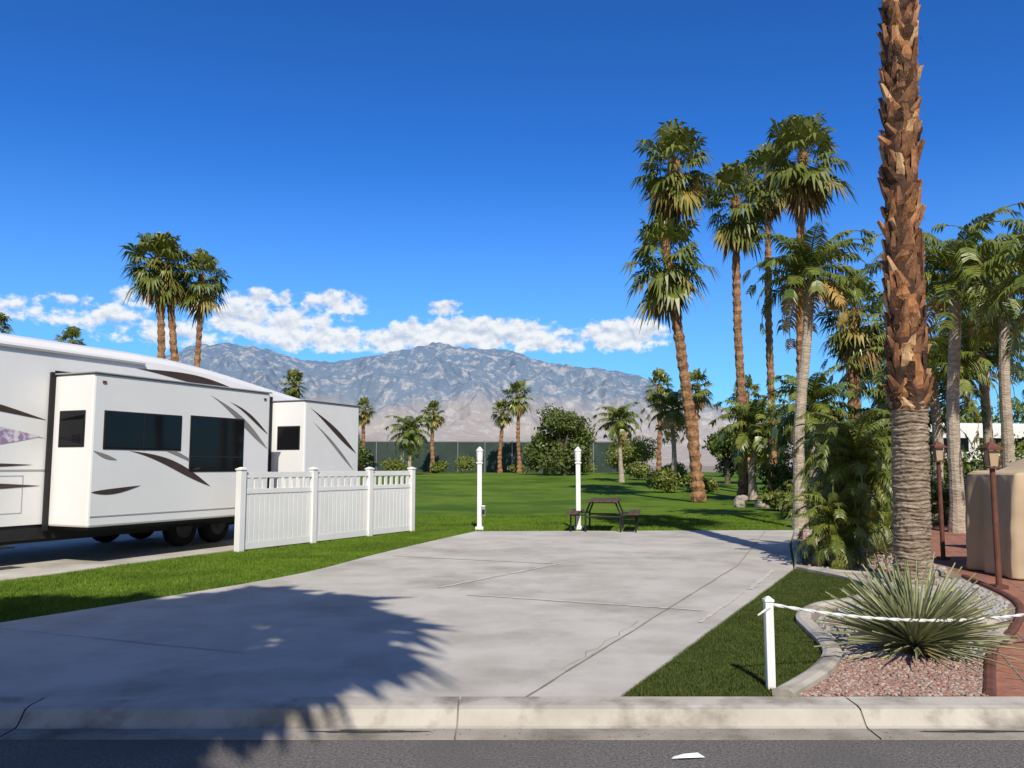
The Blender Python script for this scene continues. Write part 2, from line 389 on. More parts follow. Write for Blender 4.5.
def fan_palm(base,top,Rr,rt=.2,n=60,bend=1,skirt=12,bark=None,seg=None,name='fan_palm',flare=1.5,lower=None,bw=.070,lo=-72):
    mb=MB(); H=top[2]-base[2]; sg=seg or max(14,int(H/.22)); pts=curve(base,top,bend,sg)
    if lower:
        for i,p in enumerate(pts):
            s=i/sg; p.x=base[0]+(lower[0]-base[0])*min(1,s/lower[1])**1.2+(top[0]-lower[0])*sst(lower[1],1,s)
    rs=[rt*(1+(flare-1)*math.exp(-(i/sg*H)/.7))*(1.14 if i%2 else .90)*(1-.18*i/sg) for i in range(sg+1)]
    rs[-1]=rs[-2]=rt*1.15; rs[-3]=rt*1.25
    mb.tube(pts,rs,11,0,jit=.12)
    fan_crown(mb,pts[-1],Rr,n,skirt=skirt,bw=bw,lo=lo)
    if lower: fan_crown(mb,pts[int(sg*lower[1])],Rr*1.08,n,skirt=skirt+4,lo=-80,bw=bw)
    return mb.build(name,[bark or m_trunkb,m_green,m_green2,m_dead])
def frond(mb,base,az,e0,L,mi,nl=26,ll=.5,droop=1.6,lw=.022):
    p=Vector(base); e=e0; ds=L/nl; pts=[p.copy()]; dirs=[]
    tw=random.uniform(-.25,.25)
    for i in range(nl):
        s=i/nl
        e-=droop/nl*(.5+1.1*s)
        d=Vector((math.cos(az+tw*s)*math.cos(e),math.sin(az+tw*s)*math.cos(e),math.sin(e)))
        p=p+d*ds; pts.append(p.copy()); dirs.append(d)
    dirs.append(dirs[-1])
    mb.tube(pts[::3],[.022*(1-.8*i/len(pts[::3]))+.004 for i in range(len(pts[::3]))],4,mi,cap=False)
    for i in range(3,nl+1):
        s=i/nl; d=dirs[i]; sd=d.cross(Vector((0,0,1)))
        if sd.length<.05: continue
        sd.normalize(); l=ll*(math.sin(min(1,s*1.15+.12)*math.pi)**.5 if s<.86 else .55)*random.uniform(.85,1.1)
        for sg in(-1,1):
            for rep in range(2):
                q=pts[i]-d*ds*.5*rep
                dd=(sd*sg*random.uniform(.75,1)+d*random.uniform(.35,.6)+Vector((0,0,random.uniform(-.15,.25)))).normalized()
                m=q+dd*l*.5; t=q+dd*l*.9+Vector((0,0,-l*random.uniform(.3,.7)))
                w=d*lw
                mb.add([q-w*.5,q+w*.5,m+w,m-w],[(0,1,2,3)],mi); mb.add([m-w,m+w,t],[(0,1,2)],mi)
def feather_palm(base,top,L,rt=.14,n=20,bark=None,name='queen_palm',ll=.5,yellow=2,e_lo=-25,lw=.022,droop=1.6,nl=26,leaf=None,fruit=False):
    mb=MB(); H=max(.3,top[2]-base[2]); sg=max(4,int(H/.35)); pts=curve(base,top,1,sg,.06)
    rs=[rt*(1+.5*math.exp(-(i/sg*H)/.5))*(1.04 if i%2 else .97)*(1-.2*i/sg) for i in range(sg+1)]
    mb.tube(pts,rs,12,0,jit=.03)
    c=pts[-1]
    mb.tube([c,c+Vector((0,0,.45))],[rt*.75,rt*.3],8,1)
    for i in range(n):
        t=(i+.5)/n; e=rad(80-(80-e_lo)*t+random.uniform(-8,8)); a=i*2.39996+random.uniform(-.3,.3)
        frond(mb,c+Vector((0,0,.35*(1-t))),a,e,L*random.uniform(.85,1.1),1 if i<n-yellow else 2,nl=nl,ll=ll,droop=droop*random.uniform(.8,1.2),lw=lw)
    if fruit:
        for a in(-.6,-1.5,.2):
            for k in range(26):
                q=c+Vector((.2*math.cos(a),.2*math.sin(a),-.05)); d=Vector((math.cos(a)+random.uniform(-.3,.3),math.sin(a)+random.uniform(-.3,.3),-1.3+random.uniform(-.3,.3)))*.6
                mb.add([q,q+d*.5+Vector((.02,0,.1)),q+d,q+d*.5+Vector((-.02,0,.1))],[(0,1,2,3)],2)
    return mb.build(name,[bark or m_trunkg,leaf or m_feath,m_feath2])

fan_palm((8.25,36.5,.05),(7.45,36.5,15.6),2.25,.24,64,lower=(7.0,.73))
fan_palm((11.2,40,.1),(11.2,40,15.0),2.3,.22,60)
fan_palm((13.9,44,.15),(14.2,44,17.7),2.2,.2,54)
fan_palm((13.4,38,.1),(13.95,38,16.5),2.5,.22,66)
fan_palm((12.5,30,.0),(12.7,30,7.4),1.8,.24,56)
fan_palm((-19.0,45,.3),(-19.9,45,13.2),2.1,.22,60)
fan_palm((-18.5,45.6,.3),(-19.5,45.6,13.0),2.0,.22,52)
fan_palm((-17.9,46.5,.3),(-17.9,46.5,12.6),1.9,.18,54)
for x,y,z,r in[(-15.5,85,7.6,1.4),(-8.2,85,7.2,1.5),(-1.25,85,7.4,1.5),(.75,84,9.0,1.9),(-18.4,70,8.8,1.4),(-40,62,12.5,1.8),(-36,66,11.7,1.6),(12.5,70,8.6,1.7),(14.3,64,8.0,1.6),(19,66,7.6,1.8)]:
    fan_palm((x,y,gz(x,y)-.05),(x+random.uniform(-.3,.3),y,z),r,.2,38,skirt=8,name='fan_palm',bw=.09)
feather_palm((7.5,21.6,0),(8.0,21.6,6.5),2.0,.15,28,yellow=5,ll=.5,fruit=True,lw=.026)
feather_palm((10.75,20,0),(11.0,20,6.1),2.5,.16,28,yellow=1,ll=.6,lw=.028)
feather_palm((14.4,24,0),(14.7,24,7.0),2.8,.17,28,yellow=1,ll=.65,lw=.03)
feather_palm((17.4,30,0),(17.5,30,6.8),2.8,.17,26,yellow=2,ll=.6,lw=.03)
feather_palm((12.1,17.5,0),(12.3,17.5,5.6),2.4,.14,26,yellow=1,ll=.6,lw=.026)
feather_palm((14.8,33,.1),(14.9,33,5.4),2.8,.17,28,yellow=2,ll=.6,lw=.035)
feather_palm((15.6,27,.0),(15.6,27,5.2),2.6,.16,28,yellow=1,ll=.6,lw=.03)
feather_palm((12.9,25,.0),(12.9,25,4.4),2.5,.16,28,yellow=2,ll=.6,lw=.03)
feather_palm((10.8,29.5,.0),(10.8,29.5,3.6),2.2,.15,26,yellow=3,ll=.55,lw=.03)
feather_palm((13.6,28.5,.0),(13.5,28.5,3.0),2.3,.16,28,yellow=1,ll=.6,lw=.03,e_lo=-40)
feather_palm((10.8,37,.1),(10.9,37,3.2),2.3,.17,28,yellow=1,ll=.6,e_lo=-40,lw=.035)
feather_palm((12.8,34.5,.1),(12.8,34.5,3.0),2.3,.17,28,yellow=1,ll=.6,e_lo=-40,lw=.035)
feather_palm((9.8,50,.3),(9.8,50,4.8),2.1,.16,26,yellow=6,ll=.55,e_lo=-45,lw=.035)
feather_palm((7.7,58,.4),(7.6,58,4.6),2.1,.16,26,yellow=5,ll=.55,e_lo=-45,lw=.035)
feather_palm((-9.4,76,.7),(-9.4,76,4.6),2.6,.17,28,yellow=1,ll=.7,e_lo=-50,lw=.04)
for x,y in[(8.9,24.5),(10.2,26.5),(9.0,21.2),(12.0,22.8)]:
    feather_palm((x,y,0),(x,y,.35),1.1,.14,30,yellow=1,ll=.3,lw=.014,name='sago_cycad',e_lo=5,droop=1.5,nl=24,bark=m_bark,leaf=m_pyg)
feather_palm((5.55,13.4,0),(5.6,13.4,1.45),1.2,.09,64,yellow=4,ll=.24,lw=.010,name='pygmy_date_palm',e_lo=-50,droop=1.9,nl=34,bark=m_bark,leaf=m_pyg)
feather_palm((5.2,13.1,0),(5.15,13.1,.45),.9,.08,44,yellow=2,ll=.22,lw=.009,name='pygmy_date_palm',e_lo=-30,droop=1.8,nl=30,bark=m_bark,leaf=m_pyg)
feather_palm((6.0,14.6,0),(6.0,14.6,1.6),1.2,.09,44,yellow=3,ll=.26,lw=.010,name='pygmy_date_palm',e_lo=-40,droop=1.9,nl=30,bark=m_bark,leaf=m_pyg)
# palms beside the street behind the viewpoint (they shade the driveway)
for bx,by,tx,ty,H,Rr in[(-1.75,-1.6,-1.65,-1.5,9.2,2.35),(-2.9,-3.3,-2.9,-3.3,9.4,2.45),(-4.3,-2.2,-4.1,-2.0,9.2,2.5),(-4.4,-4.6,-4.3,-4.7,9.3,2.5),(-6.0,-3.6,-5.9,-3.6,9.4,2.6)]:
    fan_palm((bx,by,-.05),(tx,ty,H),Rr,.25,80,skirt=4,bw=.12,lo=-60)

def big_palm():
    e=empty('tall_fan_palm'); bx,by=5.42,11.3; lean=.025
    def cx(z): return bx+lean*max(0,z-.5)+.02*math.sin(z*.9)
    mb=MB(); n=48; zs=np.arange(-.03,2.50,.014)
    for z in zs:
        r=.232+.08*math.exp(-max(z,0)/.16)+.007*math.sin(z*6.28/.052)+.006*math.sin(z*6.28/.13+1)
        for k in range(n):
            t=2*math.pi*k/n
            rr=r+.016*mn.noise(Vector((math.cos(t)*4,math.sin(t)*4,z*14)))+.013*mn.noise(Vector((math.cos(t)*16,math.sin(t)*16,z*34)))
            mb.v.append((cx(z)+rr*math.cos(t),by+rr*math.sin(t),z+.012*math.sin(t*3+z*9)))
    for i in range(len(zs)-1):
        for k in range(n):
            k2=(k+1)%n; mb.f.append((i*n+k,i*n+k2,(i+1)*n+k2,(i+1)*n+k)); mb.m.append(0)
    mb.build('ringed_trunk',[m_ring],e)
    mb=MB(); Z=np.arange(2.35,12.6,.3); mb.tube([(cx(z),by,z) for z in Z],[.235-.006*(z-2.35) for z in Z],16,3,jit=.04)
    z=2.36; row=0
    while z<12.3:
        nb=7; R0=.232-.006*(z-2.35)
        for k in range(nb):
            t=2*math.pi*(k+.5*(row%2))/nb+random.uniform(-.16,.16); zz=z+random.uniform(-.05,.05)
            er=Vector((math.cos(t),math.sin(t),0)); et=Vector((-math.sin(t),math.cos(t),0)); c=Vector((cx(zz),by,zz))
            w=.112*random.uniform(.7,1.15); h=.27*random.uniform(.65,1.35); out=random.choice([.03,.04,.05,.06,.085])*random.uniform(.8,1.2)
            sk=random.uniform(-.15,.15)
            def P(o,s,q): return c+er*(R0+o)+et*(s+sk*q/h)+Vector((0,0,q))
            th=.04
            rows=[(-.02,-.01,w*.95,0),(.022,-.03,w*.75,h*.35),(out*.7,out*.7-th,w*.46,h*.75),(out,out-th*.8,w*.36*random.uniform(.5,1.5),h)]
            b=len(mb.v)
            for o1,o2,ww,q in rows:
                mb.v+= [tuple(P(o1-.016,-ww,q+random.uniform(-.018,.018))),tuple(P(o1+.014,0,q)),tuple(P(o1-.016,ww,q+random.uniform(-.018,.018))),tuple(P(o2-.02,0,q))]
            mi=random.choice([0,0,1,1,2,1,3])
            for i in range(3):
                for j in range(4):
                    j2=(j+1)%4; mb.f.append((b+i*4+j,b+i*4+j2,b+(i+1)*4+j2,b+(i+1)*4+j)); mb.m.append(mi)
            mb.f.append((b+12,b+13,b+14,b+15)); mb.m.append(2)
            for rep in range(4):
                s=P(.02,random.uniform(-w,w),h*random.uniform(.2,.9)); d=er*random.uniform(.03,.08)+et*random.uniform(-.10,.10)+Vector((0,0,random.uniform(-.14,.10)))
                mb.add([s-et*.004,s+et*.004,s+d],[(0,1,2)],random.choice([1,2]))
        z+=.135; row+=1
    mb.build('boot_trunk',m_boot,e)
    mb=MB(); fan_crown(mb,(cx(12.6),by,12.9),2.2,50,mi=(0,1,2),skirt=0,lo=-45); mb.build('crown',[m_green,m_green2,m_dead],e)
big_palm()

def yucca(x,y,Rr,n,name='desert_spoon',z0=.08,mat=m_yucca,wid=.013):
    mb=MB(); c=Vector((x,y,z0))
    for i in range(n):
        a=random.uniform(0,6.283); e=rad(random.triangular(-12,88,36)); L=Rr*random.uniform(.70,1.12)
        d=Vector((math.cos(a)*math.cos(e),math.sin(a)*math.cos(e),math.sin(e))); s=Vector((-math.sin(a),math.cos(a),0))
        up=s.cross(d)*-1
        p=[]; bd=random.uniform(.02,.20); sx=s*random.uniform(-.08,.08)
        for k,(t,w) in enumerate([(0.03,wid*1.1),(.35,wid),(.7,wid*.7),(1,.001)]):
            q=c+d*L*t+Vector((0,0,-bd*L*t*t))+sx*t*t
            p+= [q-s*w+up*.004,q-up*.006,q+s*w+up*.004]
        fs=[]
        for k in range(3):
            fs+=[(k*3,k*3+1,k*3+4,k*3+3),(k*3+1,k*3+2,k*3+5,k*3+4)]
        mb.add(p,fs,0 if random.random()<.93 or e>.4 else 1)
    for i in range(70):
        a=random.uniform(0,6.283); d=Vector((math.cos(a),math.sin(a),random.uniform(-.2,.0))); s=Vector((-math.sin(a),math.cos(a),0)); L=Rr*random.uniform(.2,.42)
        mb.add([c-s*.02,c+s*.02,c+d*L+s*.012,c+d*L-s*.012],[(0,1,2,3)],1)
    return mb.build(name,[mat,m_dead])
yucca(3.42,7.15,.80,420)
yucca(6.55,14.9,.6,120)

# ------------------------------------------------------------ leafy trees / shrubs
def leafy(name,blobs,n,size,mats,trunk=None):
    tot=sum(b[3]*b[4]*b[5] for b in blobs); Vs=[];
    for b in blobs:
        k=max(50,int(n*b[3]*b[4]*b[5]/tot)); d=np.random.normal(size=(k,3)); d/=np.linalg.norm(d,axis=1)[:,None]
        r=np.random.uniform(.25,1,k)**.45; 
        lump=1+.22*np.sin(d[:,0]*5+b[0])*np.sin(d[:,2]*6+b[1])+.12*np.sin(d[:,1]*9+b[2]*3)+np.random.normal(0,.07,k)
        P=d*(r*lump)[:,None]*np.array(b[3:6])+np.array(b[:3]); Vs.append(P)
    P=np.concatenate(Vs); P=P[P[:,2]>.02]; k=len(P)
    a=np.random.normal(size=(k,3)); a/=np.linalg.norm(a,axis=1)[:,None]; c=np.random.normal(size=(k,3)); c=np.cross(a,c); c/=np.linalg.norm(c,axis=1)[:,None]
    s=size*np.random.uniform(.5,1.3,k)[:,None]
    V=np.stack([P-a*s,P-c*s*.45,P+a*s,P+c*s*.45],1).reshape(-1,3); F=np.arange(k*4).reshape(k,4)
    o=np_mesh(name+('_foliage' if trunk else ''),V,F,mats,np.random.randint(0,len(mats),k))
    if trunk:
        e=empty(name); o.parent=e; o.name='foliage'; mb=MB(); x,y,z,h,r=trunk
        mb.tube([(x,y,z),(x+.05,y,z+h*.5),(x,y,z+h)],[r*1.3,r,r*.8],8)
        for b in blobs: mb.tube([(x,y,z+h*.8),((x+b[0])/2,(y+b[1])/2,(z+h+b[2])/2),(b[0],b[1],b[2])],[r*.7,r*.4,r*.15],6)
        mb.build('trunk',[m_bark],e)
def tree(x,y,w,h,n,size,mats,low=.2,name='shade_tree'):
    z=gz(x,y); bl=[]
    for i in range(10):
        a=random.uniform(0,6.28); rr=random.uniform(.1,.6)*w/2; bl.append((x+rr*math.cos(a),y+rr*math.sin(a),z+h*random.uniform(low+.18,.82),w*random.uniform(.15,.30),w*random.uniform(.15,.30),h*random.uniform(.11,.2)))
    leafy(name,bl,n,size,mats,(x,y,z-.05,h*.35,.06*w/2+.05))
tree(4.4,70,6.4,6.2,9000,.15,[m_olive,m_bushA,m_olive],0.0)
tree(5.6,71,4.5,5.4,5000,.15,[m_olive,m_bushA],0.0)
tree(2.9,72,4.0,4.7,5000,.15,[m_olive,m_bushA],0.0)
def shrub(x,y,w,h,n,size,mats,name='shrub'):
    z=gz(x,y)-.05; bl=[(x+random.uniform(-.33,.33)*w,y+random.uniform(-.3,.3)*w,z+h*random.uniform(.3,.65),w*random.uniform(.2,.36),w*random.uniform(.2,.36),h*random.uniform(.24,.4)) for i in range(7)]
    leafy(name,bl,n,size,mats)
thk=[(14.6,56,4,4.2,m_bushA),(17,54,5,4.6,m_bushC),(20,52,6,5.6,m_bushA),(11,76,6,4.0,m_bushC),(23,48,6,5.2,m_bushA),(27,48,6,5.5,m_bushC),(31,46,7,6,m_bushA),(35,44,7,6,m_bushB)]
for x,y,w,h,mm in thk: tree(x,y,w,h,5000,.14,[mm,mm,m_bushA],.05)
for x,y,w,h,mm in[(12.4,37.5,2.2,2.2,m_bushA),(14.4,37.5,2.8,2.8,m_bushB),(15.8,34,3.2,2.8,m_bushA),(13.1,31,2.1,1.6,m_bushC),(11,30,1.5,1.0,m_bushA),(9.6,29.5,1.2,.8,m_bushC),(17,30,4,2.8,m_bushA),(20,31,4,3.0,m_bushC),(9.8,24,1.6,1.7,m_bushA),(11.6,25,2.4,2.0,m_bushC),(14,26,3,2.4,m_bushA),(17,27,3,2.4,m_bushB),(8.6,19.4,1.1,1.0,m_bushA),(7.6,17.8,.9,.8,m_bushC),(7.4,16.2,1.1,1.2,m_bushA),(8.7,22.5,1.3,1.4,m_bushA),(12.9,21.5,2.4,2.0,m_bushA),(16.5,22,3,2.6,m_bushB)]:
    shrub(x,y,w,h,3000,.07 if y<28 else .09,[mm,mm,m_bushA])
for x,y,w,h in[(8.4,46,1.8,1.3),(6.3,75,3.4,1.3),(10.6,46,1.6,1.1),(-4.8,86,2.4,1.9),(-7.4,84,2,1.3),(-12,86,3,1.8),(.5,86,2,1.2),(9.4,62,2.4,1.4),(11.4,60,2.6,1.6)]:
    shrub(x,y,w,h,1800,.12,[m_bushA,m_bushC])
tree(-17,84,5,4.5,3000,.16,[m_bushA,m_olive],.05)
tree(-33,75,7,7,4000,.2,[m_bushA,m_olive],.1); tree(-42,70,8,8.0,5000,.2,[m_bushA,m_olive],.1)
tree(-24,80,6,5,3000,.18,[m_bushA,m_olive],.1)
for x,y,s in[(9.5,31.5,.3),(10.2,31.8,.35),(10.9,31.3,.3),(8.8,32,.25),(11.4,32.2,.35),(10.0,36.2,.3),(11.6,36,.4)]: boulder(x,y,s,gz(x,y))

# ------------------------------------------------------------ far windscreen fence
mb=MB(); X0,X1=-24,12; y=91
for i in range(13):
    x=X0+(X1-X0)*i/12; z=gz(x,y); mb.tube([(x,y,z-.1),(x,y,z+3.5)],[.05,.05],8,1)
    if i<12:
        x2=X0+(X1-X0)*(i+1)/12
        for k in range(8):
            xa=x+.05+(x2-x-.1)*k/8; xb=x+.05+(x2-x-.1)*(k+1)/8; 
            mb.add([(xa,y-.03+.05*math.sin(k),z+.03),(xb,y-.03+.05*math.sin(k+1),z+.03),(xb,y-.03+.05*math.sin(k+1),z+3.35),(xa,y-.03+.05*math.sin(k),z+3.35)],[(0,1,2,3)],0)
        mb.tube([(x,y+.02,z+3.43),(x2,y+.02,gz(x2,y)+3.43)],[.03,.03],6,1)
mb.build('windscreen_fence',[m_screen,m_metal])

def house(x,y,w,d,h,name='low_house'):
    e=empty(name); z=gz(x,y)
    mb=MB(); mb.box((x,y,z+h/2),(w,d,h)); mb.build('walls',[m_wall],e)
    mb=MB(); ov=.5; a=[(x-w/2-ov,y-d/2-ov,z+h),(x+w/2+ov,y-d/2-ov,z+h),(x+w/2+ov,y+d/2+ov,z+h),(x-w/2-ov,y+d/2+ov,z+h)]
    b=[(p[0],p[1],p[2]+.2) for p in a]; mb.hexa(a+b,1)
    b2=[(p[0],p[1],p[2]+.004) for p in b]; r=[(x-w/4,y,z+h+1.3),(x+w/4,y,z+h+1.3)]
    mb.add(b2+r,[(0,1,5,4),(1,2,5),(2,3,4,5),(3,0,4)],0); mb.build('roof',[m_roof,m_white],e)
    mb=MB()
    for k in range(4): mb.box((x-w/2+w*(k+.5)/4,y-d/2-.01,z+h*.55),(1.2,.06,1.1))
    mb.build('windows',[m_glass],e)
house(27,56,10,7,2.8)
def motorhome(x,y,L,rz):
    e=empty('parked_motorhome'); e.location=(x,y,gz(x,y)); e.rotation_euler=(0,0,rz)
    mb=MB(); mb.box((0,0,2.0),(L,2.5,2.9)); mb.build('body',[m_rv],e,bevel=.15)
    mb=MB()
    for k in range(4): mb.box((-L/2+1.3+k*(L-2.2)/3.6,-1.26,2.4),(1.3,.04,.65))
    mb.box((L/2+.01,0,2.3),(.04,2.1,1.1)); mb.build('windows',[m_glass],e)
    mb=MB()
    for xx in(-L/2+2,L/2-1.8):
        for s in(-1,1): mb.tube([(xx,s*1.0,.45),(xx,s*1.26,.45)],[.45,.45],20)
    mb.build('wheels',[m_tire],e)
    mb=MB(); mb.box((0,-1.262,1.5),(L-.4,.02,.16)); mb.build('stripe',[m_decal],e)
motorhome(22.5,41,9,rad(8)); motorhome(27,33,9,rad(20))
mb=MB(); mb.box((12.6,15.6,.5),(7.5,.22,1.0)); mb.box((12.6,15.6,1.04),(7.6,.32,.08)); mb.build('garden_wall',[M('terracotta_wall',(.30,.14,.09),(.24,.11,.07),3,.9,.5,20)],bevel=.01)

# ------------------------------------------------------------ RV (fifth wheel)
rv=empty('fifth_wheel_trailer')
pf=[(0,.66),(0,3.42),(-.03,3.56),(-.10,3.66),(-.28,3.72),(-1.25,3.78),(-2.22,3.72),(-2.40,3.66),(-2.47,3.56),(-2.5,3.42),(-2.5,.66)]
def loft(name,secs,mats,bev=0):
    mb=MB(); n=len(secs[0][1])
    for u,pr in secs: mb.v+=[tuple(R(u,w,z)) for w,z in pr]
    for s in range(len(secs)-1):
        for i in range(n):
            j=(i+1)%n; mb.f.append((s*n+i,s*n+j,(s+1)*n+j,(s+1)*n+i)); mb.m.append(0)
    mb.f.append(tuple(range(n))); mb.m.append(0); o=(len(secs)-1)*n; mb.f.append(tuple(o+i for i in range(n))); mb.m.append(0)
    return mb.build(name,mats,rv,fixn=True,bevel=bev)
def drop(pr,d): return [(w,z-d*(1 if z>3 else 0)) for w,z in pr]
def roofdrop(u): return .50*sst(1.8,8.6,u)*1.25
loft('body',[(-5.2,pf)]+[(u,drop(pf,roofdrop(u))) for u in(1.8,2.6,3.4,4.2,5.0,5.8,6.6,7.3)]+[(7.7,drop([(w*.985-.02,z) for w,z in pf],roofdrop(7.7)+.06))],[m_rv])
nose=[(0,1.75)]+pf[1:-1]+[(-2.5,1.75)]
loft('nose',[(-8.3,[(-.12,2.2),(-.12,3.1),(-.2,3.25),(-.3,3.35),(-.5,3.42),(-1.25,3.5),(-2.0,3.42),(-2.2,3.35),(-2.3,3.25),(-2.38,3.1),(-2.38,2.2)]),(-7.6,nose),(-5.203,nose)],[m_rv])
def rbox(name,u0,u1,w0,w1,z0,z1,mats,bev=0):
    mb=MB(); mb.hexa([R(u0,w0,z0),R(u1,w0,z0),R(u1,w1,z0),R(u0,w1,z0),R(u0,w0,z1),R(u1,w0,z1),R(u1,w1,z1),R(u0,w1,z1)])
    return mb.build(name,mats,rv,bevel=bev,fixn=True)
rbox('slideout',0,4.2,.0,.95,.62,3.10,[m_rv],.035)
rbox('slideout',5.34,7.4,.0,.95,.62,3.04,[m_rv],.035)
rbox('slide_roof_cap',-.03,4.23,.0,.98,3.103,3.13,[m_seam],.01)
rbox('slide_roof_cap',5.31,7.43,.0,.98,3.043,3.065,[m_seam],.01)
for u0,u1 in((-.09,4.29),(5.25,7.49)):
    rbox('slide_flange',u0,u0+.085,.002,.045,.55,3.15,[m_black]); rbox('slide_flange',u1-.085,u1,.002,.045,.55,3.0,[m_black])
rbox('slide_flange',-.004,4.204,.002,.045,3.135,3.18,[m_black])
rbox('frame_rail',-5,7.6,-.10,-.03,.42,.655,[m_black]); rbox('frame_rail',-5,7.6,-2.4,-2.25,.42,.655,[m_black])
rbox('underbelly',-5,7.6,-2.2,-.15,.36,.655,[m_black])
rbox('slide_underside',0.1,4.1,.05,.85,.56,.617,[m_black])
rbox('bumper',7.72,7.85,-2.4,0,.5,.65,[m_black])
rbox('air_conditioner',-2.6,-1.5,-1.9,-1.1,3.80,3.98,[m_white],.06)
def wside(u0,u1,z0,z1,w=.95,split=None):
    rbox('window_frame',u0-.03,u1+.03,w-.01,w+.012,z0-.03,z1+.03,[m_black],.02)
    rbox('window_glass',u0,u1,w+.013,w+.02,z0,z1,[m_glass],.004)
    if split: rbox('window_bar',split-.012,split+.012,w+.021,w+.027,z0,z1,[m_black])
wside(.24,1.82,1.90,2.48,split=1.0); wside(2.08,3.42,1.52,2.50)
rbox('window_bar',2.08,3.42,.971,.977,1.76,1.785,[m_black])
def wend(u,w0,w1,z0,z1):
    rbox('window_frame',u-.012,u+.01,w0-.025,w1+.025,z0-.025,z1+.025,[m_black],.02)
    rbox('window_glass',u-.02,u-.013,w0,w1,z0,z1,[m_glass],.004)
wend(0,.20,.76,1.93,2.48); wend(5.34,.22,.80,1.98,2.46)
def outline(u0,u1,z0,z1,w=.0,t=.012):
    w1=w+.004
    for a in((u0,u1,z0,z0+t),(u0,u1,z1-t,z1),(u0,u0+t,z0+t+.001,z1-t-.001),(u1-t,u1,z0+t+.001,z1-t-.001)):
        rbox('door_seam',a[0],a[1],w-.002,w1,a[2],a[3],[m_seam])
outline(-1.6,-.45,.85,1.45); outline(-3.4,-1.9,.85,1.45); outline(4.35,5.15,.85,2.9)
rbox('window_frame',-3.2,-1.9,-.01,.012,1.9,2.7,[m_black],.02)
rbox('vent_cover',-1.4,-1.1,0.001,.02,1.0,1.25,[m_black])
rbox('trim_line',-5.1,-.1,0.001,.008,1.52,1.545,[m_seam]); rbox('trim_line',.03,4.17,.951,.957,.78,.80,[m_seam])
rbox('awning_rail',-5,1.8,.0,.04,3.47,3.51,[m_seam])
rbox('marker_light',.15,.22,.951,.965,2.95,2.99,[m_rust]); rbox('marker_light',4.0,4.07,.951,.965,2.95,2.99,[m_rust])
rbox('door_handle',-1.05,-.98,.004,.03,1.1,1.2,[m_black])
def swoosh(u0,z0,u1,z1,bz,wid,mat,w=.955,head=.35):
    mb=MB(); n=16; a=[];b=[]
    for i in range(n+1):
        t=i/n; u=u0+(u1-u0)*t; z=z0+(z1-z0)*t+bz*math.sin(t*math.pi)*(1-.4*t)
        k=wid*(math.sin(math.pi*t**head*.999+.0005))
        a.append(R(u,w,z+k/2)); b.append(R(u,w,z-k/2))
    mb.add(a+b,[(i,i+n+1,i+n+2,i+1) for i in range(n)]); mb.build('decal',[mat],rv)
swoosh(.70,1.86,2.6,1.22,.12,.15,m_decal,.956,1.4); swoosh(1.0,2.0,2.3,1.62,.06,.07,m_decalg,.957,1.2)
swoosh(.03,1.18,1.0,1.27,-.04,.09,m_decal,.956,.8)
swoosh(2.5,2.95,4.15,1.95,.10,.16,m_decalg,.956,1.5); swoosh(3.0,2.86,4.15,2.25,.08,.08,m_decal,.958,1.5)
swoosh(.03,1.85,.5,1.70,-.02,.07,m_decalg,.956,1)
swoosh(5.5,2.9,7.3,1.9,.05,.15,m_decal,.956,1.4); swoosh(5.6,2.6,7.2,1.5,.05,.10,m_decalg,.956,1.4)
swoosh(-3,2.6,-.1,2.35,.16,.15,m_decal,.006,.9); swoosh(-2.4,2.2,-.1,2.05,.12,.07,m_decalg,.006,.9)
swoosh(-2.2,1.95,-.2,2.08,.05,.34,m_decalp,.007,.8); swoosh(-3,1.25,-.15,1.28,.03,.13,m_decal,.006,.9)
swoosh(-2.2,1.7,-.3,1.62,-.05,.07,m_decal,.006,.9)
swoosh(1.6,3.40,4.2,3.22,.04,.17,m_decal,.006,1.3)
for u in(3.05,3.95):
    for w0 in(-.36,-2.42):
        mb=MB(); r=.37
        pts=[R(u,w0+d,r+.02) for d in(0,.03,.08,.16,.21,.24)]
        mb.tube(pts,[r-.06,r-.01,r,r,r-.01,r-.06],28); mb.build('tire',[m_tire],rv)
        mb=MB(); mb.tube([R(u,w0+.236,r+.02),R(u,w0+.25,r+.02)],[.21,.20],24); mb.tube([R(u,w0+.251,r+.02),R(u,w0+.27,r+.02)],[.07,.06],12); mb.build('rim',[m_rim],rv)
for u in(-4.2,6.9): rbox('jack_leg',u,u+.09,-.35,-.26,.03,.6,[m_metal]); rbox('jack_foot',u-.06,u+.15,-.42,-.19,.022,.04,[m_metal])
rbox('entry_step',-1.5,-.8,.05,.4,.35,.38,[m_black])

